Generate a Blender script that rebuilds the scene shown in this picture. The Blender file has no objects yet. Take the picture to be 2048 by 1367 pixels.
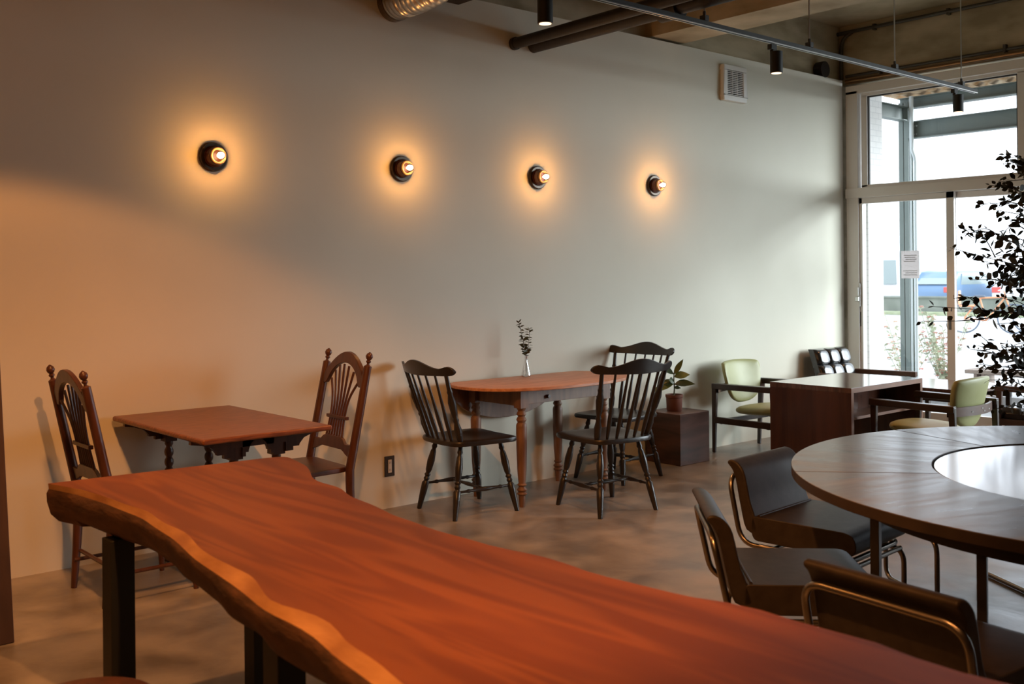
import bpy, bmesh, math, random
from math import sin, cos, pi, radians as R, sqrt
from mathutils import Vector as V, Matrix, noise as mnoise
random.seed(7)
S = bpy.context.scene
COL = S.collection
# ------------------------------------------------------------ camera
cd = bpy.data.cameras.new('camera'); cam = bpy.data.objects.new('camera', cd); COL.objects.link(cam)
cd.lens = 35.86; cd.sensor_width = 36; cd.shift_y = -0.0627; cd.clip_start = .05; cd.clip_end = 300
cam.matrix_world = Matrix.Translation((0, 0, 1.4)) @ Matrix.Rotation(R(-41.1), 4, 'Z') @ Matrix.Rotation(R(90), 4, 'X') @ Matrix.Rotation(-0.0095, 4, 'Z')
cd.dof.use_dof = True; cd.dof.focus_distance = 5.6; cd.dof.aperture_fstop = 4.5
S.camera = cam
# ------------------------------------------------------------ world, sun, exposure
w = bpy.data.worlds.new('world'); S.world = w; w.use_nodes = True
bg = w.node_tree.nodes['Background']; bg.inputs[0].default_value = (.71, .76, .85, 1); bg.inputs[1].default_value = 3.9
def light(name, kind, loc, energy, color, aim=None, **kw):
    l = bpy.data.lights.new(name, kind); o = bpy.data.objects.new(name, l); COL.objects.link(o)
    l.energy = energy; l.color = color; o.location = loc
    for k, v in kw.items(): setattr(l, k, v)
    if aim is not None: o.rotation_euler = (V(aim) - V(loc)).to_track_quat('-Z', 'Y').to_euler()
    return o
DAY = light('daylight_sun', 'SUN', (20, 0, 10), 8.0, (.87, .95, 1.0), aim=(20 - 4.6, 5.5, 8.6), angle=R(40))
WARM = (1.0, .37, .09)
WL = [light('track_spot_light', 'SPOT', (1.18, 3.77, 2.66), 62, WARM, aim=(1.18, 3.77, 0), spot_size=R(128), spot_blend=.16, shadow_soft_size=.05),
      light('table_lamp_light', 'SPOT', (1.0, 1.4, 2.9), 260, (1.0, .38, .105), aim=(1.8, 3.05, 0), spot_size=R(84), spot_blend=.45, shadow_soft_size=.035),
      light('slab_fill_light', 'SPOT', (1.35, .55, 2.7), 75, (1.0, .38, .105), aim=(1.35, .75, 0), spot_size=R(80), spot_blend=.8, shadow_soft_size=.05),  # added fill for the near end of the slab, outside the lamp cone
      light('warm_fill_light', 'AREA', (-2.5, .6, 2.9), 17, (1.0, .42, .13), aim=(0, 2.5, .8), size=1.5),  # added warm fill from behind the camera, not a known lamp
      light('left_fill_light', 'POINT', (-.9, 3.4, 2.35), 14, (1.0, .36, .10), shadow_soft_size=.08)]  # added unseen fill that warms the left side, no counter lamp there
S.view_settings.view_transform = 'Standard'; S.view_settings.look = 'None'
S.view_settings.gamma = 1; S.view_settings.exposure = 0.0; S.view_settings.use_curve_mapping = False
try:
    S.cycles.max_bounces = 8; S.cycles.diffuse_bounces = 5; S.cycles.glossy_bounces = 4
    S.cycles.transparent_max_bounces = 16; S.cycles.caustics_reflective = False; S.cycles.caustics_refractive = False
    S.cycles.sample_clamp_indirect = 4
except Exception: pass

# ------------------------------------------------------------ materials
def newmat(name):
    m = bpy.data.materials.new(name); m.use_nodes = True
    return m, m.node_tree.nodes, m.node_tree.links, m.node_tree.nodes['Principled BSDF']
def mat(name, c1, c2=None, rough=.5, metal=0, scale=8, stretch=(1, 1, 1), detail=5, bump=0, rvar=0, dist=0, coat=0, lo=.35, hi=.65, spec=.5, sub=None):
    m, N, L, P = newmat(name)
    P.inputs['Roughness'].default_value = rough; P.inputs['Metallic'].default_value = metal
    P.inputs['Specular IOR Level'].default_value = spec
    if coat: P.inputs['Coat Weight'].default_value = coat; P.inputs['Coat Roughness'].default_value = .15
    P.inputs['Base Color'].default_value = (*c1, 1)
    if c2 is None and not bump: return m
    tc = N.new('ShaderNodeTexCoord'); mp = N.new('ShaderNodeMapping'); mp.inputs['Scale'].default_value = stretch
    L.new(tc.outputs['Object'], mp.inputs[0])
    nz = N.new('ShaderNodeTexNoise'); nz.inputs['Scale'].default_value = scale; nz.inputs['Detail'].default_value = detail
    nz.inputs['Distortion'].default_value = dist
    L.new(mp.outputs[0], nz.inputs['Vector'])
    if c2 is not None:
        cr = N.new('ShaderNodeValToRGB'); e = cr.color_ramp.elements
        e[0].position = lo; e[0].color = (*c1, 1); e[1].position = hi; e[1].color = (*c2, 1)
        L.new(nz.outputs[0], cr.inputs[0]); L.new(cr.outputs[0], P.inputs['Base Color'])
    if rvar:
        mr = N.new('ShaderNodeMapRange'); mr.inputs[1].default_value = .3; mr.inputs[2].default_value = .7
        mr.inputs[3].default_value = rough - rvar; mr.inputs[4].default_value = rough + rvar
        L.new(nz.outputs[0], mr.inputs[0]); L.new(mr.outputs[0], P.inputs['Roughness'])
    if bump:
        b = N.new('ShaderNodeBump'); b.inputs['Strength'].default_value = bump; b.inputs['Distance'].default_value = .01
        L.new(nz.outputs[0], b.inputs['Height']); L.new(b.outputs[0], P.inputs['Normal'])
    return m
def slabwood():
    m, N, L, P = newmat('live edge cherry wood')
    tc = N.new('ShaderNodeTexCoord')
    mp = N.new('ShaderNodeMapping'); mp.inputs['Scale'].default_value = (7, .8, 7); mp.inputs['Location'].default_value = (0, 0, 3)
    L.new(tc.outputs['Object'], mp.inputs[0])
    n1 = N.new('ShaderNodeTexNoise'); n1.inputs['Scale'].default_value = 1.1; n1.inputs['Detail'].default_value = 2; n1.inputs['Distortion'].default_value = .6
    L.new(mp.outputs[0], n1.inputs['Vector'])
    mm = N.new('ShaderNodeMath'); mm.operation = 'MULTIPLY'; mm.inputs[1].default_value = 26
    sn = N.new('ShaderNodeMath'); sn.operation = 'SINE'; L.new(n1.outputs[0], mm.inputs[0]); L.new(mm.outputs[0], sn.inputs[0])
    mr = N.new('ShaderNodeMapRange'); mr.inputs[1].default_value = -1; L.new(sn.outputs[0], mr.inputs[0])
    cr = N.new('ShaderNodeValToRGB'); e = cr.color_ramp.elements
    e[0].color = (.165, .043, .012, 1); e[1].color = (.235, .072, .019, 1); L.new(mr.outputs[0], cr.inputs[0])
    n2 = N.new('ShaderNodeTexNoise'); n2.inputs['Scale'].default_value = .45; n2.inputs['Detail'].default_value = 3; L.new(mp.outputs[0], n2.inputs['Vector'])
    cr2 = N.new('ShaderNodeValToRGB'); e = cr2.color_ramp.elements
    e[0].position = .35; e[0].color = (.55, .5, .45, 1); e[1].position = .65; e[1].color = (1, 1, 1, 1); L.new(n2.outputs[0], cr2.inputs[0])
    mx = N.new('ShaderNodeMix'); mx.data_type = 'RGBA'; mx.blend_type = 'MULTIPLY'; mx.inputs[0].default_value = .8
    L.new(cr.outputs[0], mx.inputs[6]); L.new(cr2.outputs[0], mx.inputs[7]); L.new(mx.outputs[2], P.inputs['Base Color'])
    P.inputs['Roughness'].default_value = .5; P.inputs['Specular IOR Level'].default_value = .22
    return m
def glassmat():
    m, N, L, P = newmat('window glass')
    N.remove(P); t = N.new('ShaderNodeBsdfTransparent'); g = N.new('ShaderNodeBsdfGlossy'); g.inputs['Roughness'].default_value = .02
    mix = N.new('ShaderNodeMixShader'); mix.inputs[0].default_value = .05
    t.inputs[0].default_value = (.97, .985, .98, 1)
    L.new(t.outputs[0], mix.inputs[1]); L.new(g.outputs[0], mix.inputs[2]); L.new(mix.outputs[0], N['Material Output'].inputs[0])
    return m
def brickmat():
    m, N, L, P = newmat('white painted brick')
    tc = N.new('ShaderNodeTexCoord'); mp = N.new('ShaderNodeMapping'); mp.inputs['Rotation'].default_value = (R(90), 0, 0)
    L.new(tc.outputs['Object'], mp.inputs[0])
    b = N.new('ShaderNodeTexBrick'); b.inputs['Scale'].default_value = 4.5; L.new(mp.outputs[0], b.inputs['Vector'])
    b.inputs['Color1'].default_value = (.8, .79, .78, 1); b.inputs['Color2'].default_value = (.75, .74, .73, 1); b.inputs['Mortar'].default_value = (.62, .62, .62, 1)
    b.inputs['Mortar Size'].default_value = .015
    L.new(b.outputs[0], P.inputs['Base Color']); P.inputs['Roughness'].default_value = .7
    return m
def emis(name, c, s):
    m, N, L, P = newmat(name)
    P.inputs['Emission Color'].default_value = (*c, 1); P.inputs['Emission Strength'].default_value = s; P.inputs['Base Color'].default_value = (*c, 1)
    return m
M = {}
M['plaster'] = mat('white plaster wall', (.67, .65, .545), (.71, .69, .585), rough=.62, scale=1.2, bump=.03, spec=.25)
M['floor'] = mat('worn concrete screed', (.18, .157, .133), (.38, .34, .295), rough=.34, scale=3.6, detail=15, dist=.25, rvar=.06, bump=.6, spec=.5, lo=.34, hi=.66)
M['concrete'] = mat('raw board marked concrete', (.33, .28, .185), (.55, .475, .335), rough=.85, scale=2.2, stretch=(1, 1, 2.5), detail=9, bump=.5, spec=.2)
M['roomdark'] = mat('low bounce dark brown wall', (.10, .065, .045), rough=.8)  # unseen walls made dark to cut bounced light
M['slab'] = slabwood()
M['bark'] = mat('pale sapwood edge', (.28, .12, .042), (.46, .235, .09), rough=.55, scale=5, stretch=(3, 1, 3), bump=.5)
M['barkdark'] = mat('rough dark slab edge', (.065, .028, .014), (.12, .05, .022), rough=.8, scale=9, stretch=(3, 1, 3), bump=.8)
M['cherry'] = mat('reddish brown wood', (.13, .042, .02), (.26, .088, .038), rough=.36, scale=5, stretch=(2, 14, 14), dist=.4)
M['wheat'] = mat('dark reddish chair wood', (.058, .021, .013), (.095, .034, .019), rough=.35, scale=6, stretch=(6, 6, 1))
M['turned'] = mat('dark turned wood', (.045, .022, .016), (.075, .034, .022), rough=.35, scale=6, stretch=(6, 6, 1))
M['pine'] = mat('orange pine wood', (.42, .19, .10), (.60, .30, .17), rough=.45, scale=4, stretch=(1.2, 12, 12), dist=.5)
M['pineleg'] = mat('brown pine leg wood', (.15, .078, .046), (.24, .13, .078), rough=.45, scale=4, stretch=(8, 8, 1.2), dist=.3)
M['black'] = mat('black painted wood', (.016, .013, .011), (.026, .021, .018), rough=.33, scale=6)
M['walnut'] = mat('dark walnut box wood', (.055, .028, .018), (.15, .07, .045), rough=.45, scale=2.4, stretch=(1, 1, 5), dist=.6)
M['rosewood'] = mat('rosewood veneer', (.055, .019, .011), (.10, .034, .018), rough=.24, scale=2, stretch=(5, 5, .5), dist=.5, coat=.3)
M['rosetop'] = mat('polished rosewood top', (.07, .03, .02), (.15, .065, .04), rough=.13, scale=3, stretch=(1, 9, 1), dist=.5, coat=.8)
M['roseedge'] = mat('brown wood edge banding', (.20, .09, .05), (.28, .13, .075), rough=.4, scale=6)
M['armwood'] = mat('dark brown chair frame wood', (.028, .017, .012), (.045, .026, .017), rough=.3, scale=6)
M['brownwood'] = mat('brown chair frame wood', (.09, .045, .03), (.14, .07, .045), rough=.35, scale=6)
M['green'] = mat('olive green vinyl', (.36, .37, .16), (.42, .43, .20), rough=.42, scale=5, bump=.04)
M['blackleather'] = mat('black leather', (.02, .021, .022), (.03, .031, .032), rough=.22, scale=30, bump=.1, coat=.5)
M['leather'] = mat('dark brown leather', (.030, .023, .018), (.042, .033, .027), rough=.45, scale=25, bump=.05, spec=.28)
M['chrome'] = mat('dull chrome tube', (.26, .235, .205), rough=.3, metal=1)
M['steel'] = mat('dark steel', (.13, .12, .11), rough=.4, metal=.4)
M['greywood'] = mat('grey weathered table wood', (.12, .103, .092), (.33, .32, .31), rough=.34, scale=2.2, stretch=(1, 7, 1), detail=9, dist=.9, coat=.25, lo=.3, hi=.7, rvar=.08)
M['darkwood'] = mat('dark table edge wood', (.03, .02, .015), (.05, .035, .028), rough=.5, scale=6)
M['whitetop'] = mat('white laminate', (.74, .76, .80), rough=.15, coat=1)
M['blacksteel'] = mat('black powder coated steel', (.011, .012, .010), rough=.55)
M['panel'] = mat('dark brown stained board', (.04, .018, .011), (.06, .028, .016), rough=.6, scale=4, stretch=(6, 6, 1))
M['frame'] = mat('beige painted aluminium', (.80, .785, .75), rough=.4)
M['framein'] = mat('dark gasket', (.04, .04, .04), rough=.6)
M['glass'] = glassmat()
M['brick'] = brickmat()
M['greensteel'] = mat('grey green steel paint', (.085, .115, .105), (.11, .14, .128), rough=.5, scale=3)
M['pipegrey'] = mat('pale grey plastic pipe', (.45, .50, .50), rough=.5)
M['rust'] = mat('rusty corrugated sheet', (.45, .25, .10), (.75, .60, .42), rough=.8, scale=7)
M['soffit'] = mat('white soffit board', (.7, .7, .7), rough=.7)
M['pave'] = mat('pale pavement', (.42, .42, .42), (.46, .46, .46), rough=.9, scale=1)
M['darkpipe'] = mat('dark brown insulated pipe', (.011, .008, .006), (.018, .013, .010), rough=.6, scale=12, bump=.2)
M['alu'] = mat('corrugated aluminium foil', (.62, .58, .52), rough=.30, metal=1)
M['brass'] = mat('copper pipe', (.35, .20, .10), rough=.35, metal=.9)
M['conduit'] = mat('dark conduit', (.07, .065, .055), rough=.45, metal=.3)
M['rail'] = mat('dark steel rail', (.05, .05, .048), rough=.5, metal=.3)
M['railedge'] = mat('bright rail lip', (.55, .55, .53), rough=.3, metal=.9)
M['white'] = mat('white plastic', (.72, .71, .66), rough=.4)
M['outlet'] = mat('grey brown switch plate', (.045, .037, .032), rough=.4)
M['porcelain'] = mat('cream porcelain ring', (.50, .32, .15), rough=.25)
M['sconcewood'] = mat('red brown turned wood', (.10, .03, .015), (.15, .045, .02), rough=.3, scale=10)
M['plate'] = mat('brushed grey brown plate', (.13, .10, .075), rough=.35, metal=.5)
M['terracotta'] = mat('terracotta pot', (.17, .06, .035), (.22, .08, .048), rough=.7, scale=6)
M['soil'] = mat('potting soil', (.03, .02, .012), (.05, .03, .02), rough=.95, scale=40, bump=1)
M['leafdark'] = mat('dark glossy leaf', (.035, .062, .022), (.07, .10, .035), rough=.3, scale=5)
M['leafyel'] = mat('yellow green leaf', (.22, .23, .04), (.08, .12, .035), rough=.35, scale=9)
M['leaftree'] = mat('dark olive tree leaf', (.022, .026, .011), (.05, .048, .018), rough=.45, scale=3)
M['twig'] = mat('brown twig', (.06, .04, .025), rough=.7)
M['twigleaf'] = mat('muted green leaf', (.05, .06, .025), (.12, .12, .05), rough=.5, scale=8)
M['pinkfl'] = mat('pink flowers', (.80, .42, .40), (.70, .50, .38), rough=.7, scale=8)
M['greenfl'] = mat('pale green stems', (.42, .47, .34), (.55, .57, .42), rough=.8, scale=8)
M['grass'] = mat('pale grass strip', (.25, .30, .16), (.38, .42, .28), rough=.9, scale=3)
M['outwall'] = mat('grey green retaining wall', (.17, .19, .165), (.24, .26, .23), rough=.9, scale=2)
M['carwhite'] = mat('white car paint', (.62, .63, .65), rough=.2)
M['carblue'] = mat('pale blue car paint', (.14, .25, .42), rough=.2)
M['carglass'] = mat('car window', (.28, .34, .34), rough=.1)
M['red'] = mat('red lamp lens', (.65, .09, .08), rough=.3)
M['orange'] = mat('orange paint', (.75, .28, .12), rough=.4)
M['tyre'] = mat('blue grey tyre', (.10, .13, .18), rough=.8)
M['benchwood'] = mat('weathered bench wood', (.22, .17, .14), (.30, .24, .20), rough=.8, scale=5)
def papermat():
    m, N, L, P = newmat('thin white paper'); N.remove(P)
    a = N.new('ShaderNodeBsdfDiffuse'); b = N.new('ShaderNodeBsdfTranslucent'); mx = N.new('ShaderNodeMixShader'); mx.inputs[0].default_value = .55
    a.inputs[0].default_value = b.inputs[0].default_value = (.80, .77, .77, 1)
    L.new(a.outputs[0], mx.inputs[1]); L.new(b.outputs[0], mx.inputs[2]); L.new(mx.outputs[0], N['Material Output'].inputs[0]); return m
M['paper'] = papermat()
M['ink'] = mat('pale grey print', (.42, .41, .42), rough=.8)
M['bulbglow'] = emis('glowing filament', (1.0, .66, .36), 14)
M['spotglow'] = emis('spot lamp lens', (1.0, .66, .42), 2.2)
M['building'] = mat('pale building', (.5, .52, .55), rough=.9)
def clearglass():
    m, N, L, P = newmat('clear glass'); N.remove(P)
    t = N.new('ShaderNodeBsdfTransparent'); g = N.new('ShaderNodeBsdfGlossy'); g.inputs['Roughness'].default_value = .03
    fr = N.new('ShaderNodeFresnel'); fr.inputs[0].default_value = 1.5; mix = N.new('ShaderNodeMixShader')
    L.new(fr.outputs[0], mix.inputs[0]); L.new(t.outputs[0], mix.inputs[1]); L.new(g.outputs[0], mix.inputs[2]); L.new(mix.outputs[0], N['Material Output'].inputs[0])
    return m
M['clear'] = clearglass()

# ------------------------------------------------------------ mesh helpers
class MB:
    def __init__(s): s.v = []; s.f = []; s.mi = []; s.cur = 0
    def add(s, vs, fs):
        n = len(s.v); s.v += [tuple(v) for v in vs]; s.f += [tuple(i + n for i in f) for f in fs]; s.mi += [s.cur] * len(fs); return s
    def box(s, a, b, m=None):
        (x0, y0, z0), (x1, y1, z1) = a, b
        vs = [V(p) for p in ((x0, y0, z0), (x1, y0, z0), (x1, y1, z0), (x0, y1, z0), (x0, y0, z1), (x1, y0, z1), (x1, y1, z1), (x0, y1, z1))]
        if m is not None: vs = [m @ v for v in vs]
        return s.add(vs, [(0, 3, 2, 1), (4, 5, 6, 7), (0, 1, 5, 4), (1, 2, 6, 5), (2, 3, 7, 6), (3, 0, 4, 7)])
    def bar(s, p, q, w, h, w2=None, h2=None, up=(0, 0, 1)):
        p, q = V(p), V(q); d = (q - p).normalized(); u = V(up)
        if abs(d.dot(u)) > .98: u = V((0, 1, 0))
        x = d.cross(u).normalized(); y = x.cross(d).normalized(); w2 = w2 or w; h2 = h2 or h
        vs = [c + x * a * ww / 2 + y * b * hh / 2 for c, ww, hh in ((p, w, h), (q, w2, h2)) for a, b in ((-1, -1), (1, -1), (1, 1), (-1, 1))]
        return s.add(vs, [(0, 3, 2, 1), (4, 5, 6, 7), (0, 1, 5, 4), (1, 2, 6, 5), (2, 3, 7, 6), (3, 0, 4, 7)])
    def tube(s, pts, r, n=12, closed=False):
        pts = [V(p) for p in pts]; k = len(pts); rr = r if isinstance(r, (list, tuple)) else [r] * k
        base = len(s.v); up = None
        for i, p in enumerate(pts):
            if closed: t = (pts[(i + 1) % k] - pts[i - 1]).normalized()
            else: t = (pts[min(i + 1, k - 1)] - pts[max(i - 1, 0)]).normalized()
            if up is None:
                up = V((0, 0, 1)) if abs(t.z) < .9 else V((1, 0, 0))
            x = t.cross(up).normalized(); up = x.cross(t).normalized()
            for j in range(n):
                a = 2 * pi * j / n; s.v.append(tuple(p + (x * cos(a) + up * sin(a)) * rr[i]))
        m = k if closed else k - 1
        for i in range(m):
            for j in range(n):
                a = base + i * n + j; b = base + i * n + (j + 1) % n; c = base + ((i + 1) % k) * n + (j + 1) % n; d = base + ((i + 1) % k) * n + j
                s.f.append((a, b, c, d)); s.mi.append(s.cur)
        if not closed:
            s.f.append(tuple(base + j for j in reversed(range(n)))); s.mi.append(s.cur)
            s.f.append(tuple(base + (k - 1) * n + j for j in range(n))); s.mi.append(s.cur)
        return s
    def turn(s, p, q, prof, n=14):
        p, q = V(p), V(q)
        return s.tube([p.lerp(q, t) for t, _ in prof], [r for _, r in prof], n)
    def prism(s, poly, z0, z1, fn=None):
        fn = fn or (lambda x, y, z: (x, y, z)); k = len(poly)
        vs = [fn(x, y, z0) for x, y in poly] + [fn(x, y, z1) for x, y in poly]
        fs = [tuple(reversed(range(k))), tuple(range(k, 2 * k))] + [(i, (i + 1) % k, k + (i + 1) % k, k + i) for i in range(k)]
        return s.add(vs, fs)
    def grid(s, fn, nu, nv, closeu=False):
        vs = [fn(i / (nu if closeu else nu - 1), j / (nv - 1)) for i in range(nu) for j in range(nv)]
        fs = []
        for i in range(nu if closeu else nu - 1):
            for j in range(nv - 1):
                a = i * nv + j; b = ((i + 1) % nu) * nv + j; fs.append((a, b, b + 1, a + 1))
        return s.add(vs, fs)
    def sphere(s, c, r, n=12, sc=(1, 1, 1)):
        return s.grid(lambda u, v: (c[0] + r * sc[0] * sin(pi * v) * cos(2 * pi * u), c[1] + r * sc[1] * sin(pi * v) * sin(2 * pi * u), c[2] - r * sc[2] * cos(pi * v)), n, n // 2 + 3, True)
    def pillow(s, outline, thick, fn, rings=7, p=2.6):
        # closed 2D outline swollen to both sides of its plane, fn maps (x, y, height) to the place
        k = len(outline); cx = sum(a for a, _ in outline) / k; cy = sum(b for _, b in outline) / k
        sc = [cos(pi / 2 * i / rings) if i else 1 for i in range(rings)]
        hs = [thick / 2 * (1 - q ** p) ** (1 / p) for q in sc]
        for sg in (1, -1):
            vs = []
            for q, hh in zip(sc, hs):
                vs += [fn(cx + (a - cx) * q, cy + (b - cy) * q, sg * hh) for a, b in outline]
            vs.append(fn(cx, cy, sg * thick / 2)); fs = []
            for i in range(rings - 1):
                for j in range(k):
                    f = (i * k + j, i * k + (j + 1) % k, (i + 1) * k + (j + 1) % k, (i + 1) * k + j)
                    fs.append(f if sg > 0 else f[::-1])
            for j in range(k):
                f = ((rings - 1) * k + j, (rings - 1) * k + (j + 1) % k, rings * k); fs.append(f if sg > 0 else f[::-1])
            s.add(vs, fs)
        return s
    def build(s, name, mats, parent=None, smooth=40, bevel=0, seg=2, label=None, sub=0):
        me = bpy.data.meshes.new(name); me.from_pydata(s.v, [], s.f); me.update()
        if not isinstance(mats, (list, tuple)): mats = [mats]
        for m in mats: me.materials.append(m)
        for p, i in zip(me.polygons, s.mi): p.material_index = i
        bm = bmesh.new(); bm.from_mesh(me); bmesh.ops.remove_doubles(bm, verts=bm.verts, dist=1e-5); bmesh.ops.recalc_face_normals(bm, faces=bm.faces); bm.to_mesh(me); bm.free()
        if smooth:
            me.polygons.foreach_set('use_smooth', [True] * len(me.polygons)); me.set_sharp_from_angle(angle=R(smooth))
        o = bpy.data.objects.new(name, me); COL.objects.link(o)
        if parent: o.parent = parent
        if bevel:
            b = o.modifiers.new('bevel', 'BEVEL'); b.width = bevel; b.segments = seg; b.limit_method = 'ANGLE'; b.angle_limit = R(40); b.harden_normals = bool(smooth)
        if sub:
            b = o.modifiers.new('sub', 'SUBSURF'); b.levels = sub; b.render_levels = sub
        if label: o['label'] = label
        return o
def spline(pts, n=8, closed=False):
    pts = [V(p) for p in pts]; out = []; k = len(pts)
    for i in range(k if closed else k - 1):
        g = (lambda j: pts[j % k]) if closed else (lambda j: pts[max(0, min(k - 1, j))])
        a, b, c, d = g(i - 1), g(i), g(i + 1), g(i + 2)
        for t in range(n):
            t /= n; out.append(.5 * ((2 * b) + (c - a) * t + (2 * a - 5 * b + 4 * c - d) * t * t + (-a + 3 * b - 3 * c + d) * t ** 3))
    if not closed: out.append(pts[-1])
    return out
def fillet(pts, r, n=6, closed=False):
    pts = [V(p) for p in pts]; k = len(pts); out = []
    for i in range(k):
        if not closed and i in (0, k - 1): out.append(pts[i]); continue
        a, b, c = pts[i - 1], pts[i], pts[(i + 1) % k]
        u = (a - b); v = (c - b); rr = min(r, u.length * .49, v.length * .49); u.normalize(); v.normalize()
        ang = u.angle(v); t = rr
        for j in range(n + 1):
            q = j / n; p0 = b + u * t; p2 = b + v * t
            out.append((1 - q) ** 2 * p0 + 2 * q * (1 - q) * b + q * q * p2)
    return out
def super2(a, b, n=2.5, k=40): return [(a * abs(cos(t)) ** (2 / n) * (1 if cos(t) >= 0 else -1), b * abs(sin(t)) ** (2 / n) * (1 if sin(t) >= 0 else -1)) for t in [2 * pi * i / k for i in range(k)]]
def tag(o, label=None, cat=None, group=None, kind=None):
    for k, v in (('label', label), ('category', cat), ('group', group), ('kind', kind)):
        if v: o[k] = v
    return o
def thing(name, label, cat, loc=(0, 0, 0), rz=0, group=None):
    o = bpy.data.objects.new(name, None); COL.objects.link(o); o.location = loc; o.rotation_euler = (0, 0, rz); o.empty_display_size = .05
    return tag(o, label, cat, group)
def dup(root, loc, rz, label, group=None):
    def rec(o, par):
        c = o.copy(); COL.objects.link(c); c.parent = par
        for ch in [x for x in bpy.data.objects if x.parent == o]: rec(ch, c)
        return c
    r = rec(root, None); r.location = loc; r.rotation_euler = (0, 0, rz); r['label'] = label
    if group: r['group'] = group
    return r
def struct(name, mb, m, label=None, **k):
    o = mb.build(name, m, **k); o['kind'] = 'structure'
    if label: o['label'] = label
    return o
def box(a, b): return MB().box(a, b)

# ------------------------------------------------------------ room shell
WY = 5.2; WX = 8.77; ZC = 3.76
struct('floor', box((-5, -4.5, -.12), (8.9, 5.45, 0)), M['floor'], 'worn grey brown concrete screed floor', smooth=0)
struct('ceiling', box((-5, -4.5, ZC), (8.95, 5.45, ZC + .2)), M['concrete'], 'raw concrete ceiling slab', smooth=0)
struct('wall_left', box((-5, WY, 0), (8.66, WY + .08, 3.23)), M['plaster'], 'long off-white plastered wall', smooth=0)
struct('wall_left_upper', box((-5, WY + .08, -.1), (8.95, WY + .25, ZC)), M['concrete'], 'raw concrete wall above the plaster', smooth=0)
struct('wall_rear', box((-5.2, -4.5, 0), (-5, 5.45, ZC)), M['roomdark'], smooth=0)
struct('wall_near', box((-5, -4.7, 0), (8.95, -4.5, ZC)), M['roomdark'], smooth=0)
struct('wall_right', box((8.79, -4.5, 3.2), (9.0, 5.28, ZC)), M['concrete'], 'raw concrete lintel beam above the window', smooth=0)
struct('wall_right_side', box((8.7, -4.5, 0), (8.95, -.88, 3.2)), M['plaster'], smooth=0)
struct('ceiling_beam', box((6.0, -4.5, 3.25), (6.38, WY + .08, ZC)), M['concrete'], 'raw concrete beam crossing the ceiling', smooth=0)
struct('trim_1', box((8.66, WY - .0, 0), (8.70, WY + .08, 3.23)), M['white'], 'white edge strip at the end of the long wall', smooth=0)

# ------------------------------------------------------------ window wall
YR = [5.16]  # frame runs to y = -2.2
f = MB()
def vx(y0, y1, z0, z1, x0=8.72, x1=8.86): f.box((x0, y0, z0), (x1, y1, z1))
vx(-.9, 5.18, 3.09, 3.17); vx(-.9, 5.18, 2.115, 2.205, 8.70, 8.88); vx(5.06, 5.18, 0, 3.12); vx(-.9, 5.18, 0, .03)
struct('trim_2', f, M['frame'], 'beige painted aluminium window frame', bevel=.004)
panes = [(4.98, 3.62), (3.50, 2.14), (2.02, .66), (.54, -.82)]
for i, (ya, yb) in enumerate(panes):
    f = MB(); top = 3.07; bot = 2.215; t = .06
    f.box((8.75, yb - t, top - .01), (8.81, ya + t, top + .04)); f.box((8.75, yb - t, bot - .01), (8.81, ya + t, bot + .02))
    f.box((8.75, ya, bot), (8.81, ya + t, top)); f.box((8.75, yb - t, bot), (8.81, yb, top))
    g = thing('window_%d' % (i + 1), None, None); g['kind'] = 'structure'
    f.build('window_frame', M['frame'], g, bevel=.003)
    k = MB(); e = .012
    k.box((8.765, yb, bot), (8.785, yb + e, top)).box((8.765, ya - e, bot), (8.785, ya, top)).box((8.765, yb, top - e - .01), (8.785, ya, top))
    k.build('gasket', M['framein'], g, smooth=0)
    box((8.775, yb, bot), (8.781, ya, top)).build('window_pane', M['glass'], g, smooth=0)
doors = [(5.10, 4.16, 8.76), (4.25, 3.17, 8.81), (3.2, 2.2, 8.76), (2.29, 1.2, 8.81), (1.24, .2, 8.76), (.25, -.85, 8.81)]
for i, (ya, yb, x) in enumerate(doors):
    g = thing('door_%d' % (i + 1), None, None); g['kind'] = 'structure'
    f = MB(); s = .07; z0 = .03; z1 = 2.115
    f.box((x - .02, ya - s, z0), (x + .02, ya, z1)).box((x - .02, yb, z0), (x + .02, yb + s, z1)).box((x - .02, yb, z1 - .055), (x + .02, ya, z1)).box((x - .02, yb, z0), (x + .02, ya, z0 + .14))
    f.build('door_frame', M['frame'], g, bevel=.003)
    box((x - .003, yb + s, z0 + .14), (x + .003, ya - s, z1 - .055)).build('door_pane', M['glass'], g, smooth=0)
    if i == 0:
        b = MB(); b.box((x - .035, ya - .05, 1.10), (x - .018, ya - .02, 1.32)).box((x - .06, ya - .045, 1.15), (x - .03, ya - .01, 1.19)).box((x - .05, ya - .04, 1.20), (x - .03, ya - .025, 1.28))
        b.build('lock', M['railedge'], g, bevel=.003, label='silver lock lever')
        box((x - .023, ya - .05, .915), (x - .019, ya - .025, 1.05)).build('pull_recess', M['steel'], g, smooth=0)
        box((x - .023, yb + .03, .91), (x - .019, yb + .055, 1.03)).build('pull_recess', M['steel'], g, smooth=0)
po = thing('paper_notice', 'white paper notice taped to the glass of the left sliding door', 'notice')
box((8.762, 4.49, 1.36), (8.7635, 4.66, 1.61)).build('sheet', M['paper'], po, smooth=0)
for k in range(4): box((8.7605, 4.515 + .01 * (k % 2), 1.565 - k * .018), (8.7612, 4.635 - .008 * (k % 3), 1.572 - k * .018)).build('print_line', M['ink'], po, smooth=0)
for k in range(3): box((8.7605, 4.51, 1.425 - k * .018), (8.7612, 4.64 - .02 * (k % 2), 1.43 - k * .018)).build('print_line', M['ink'], po, smooth=0)

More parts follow.
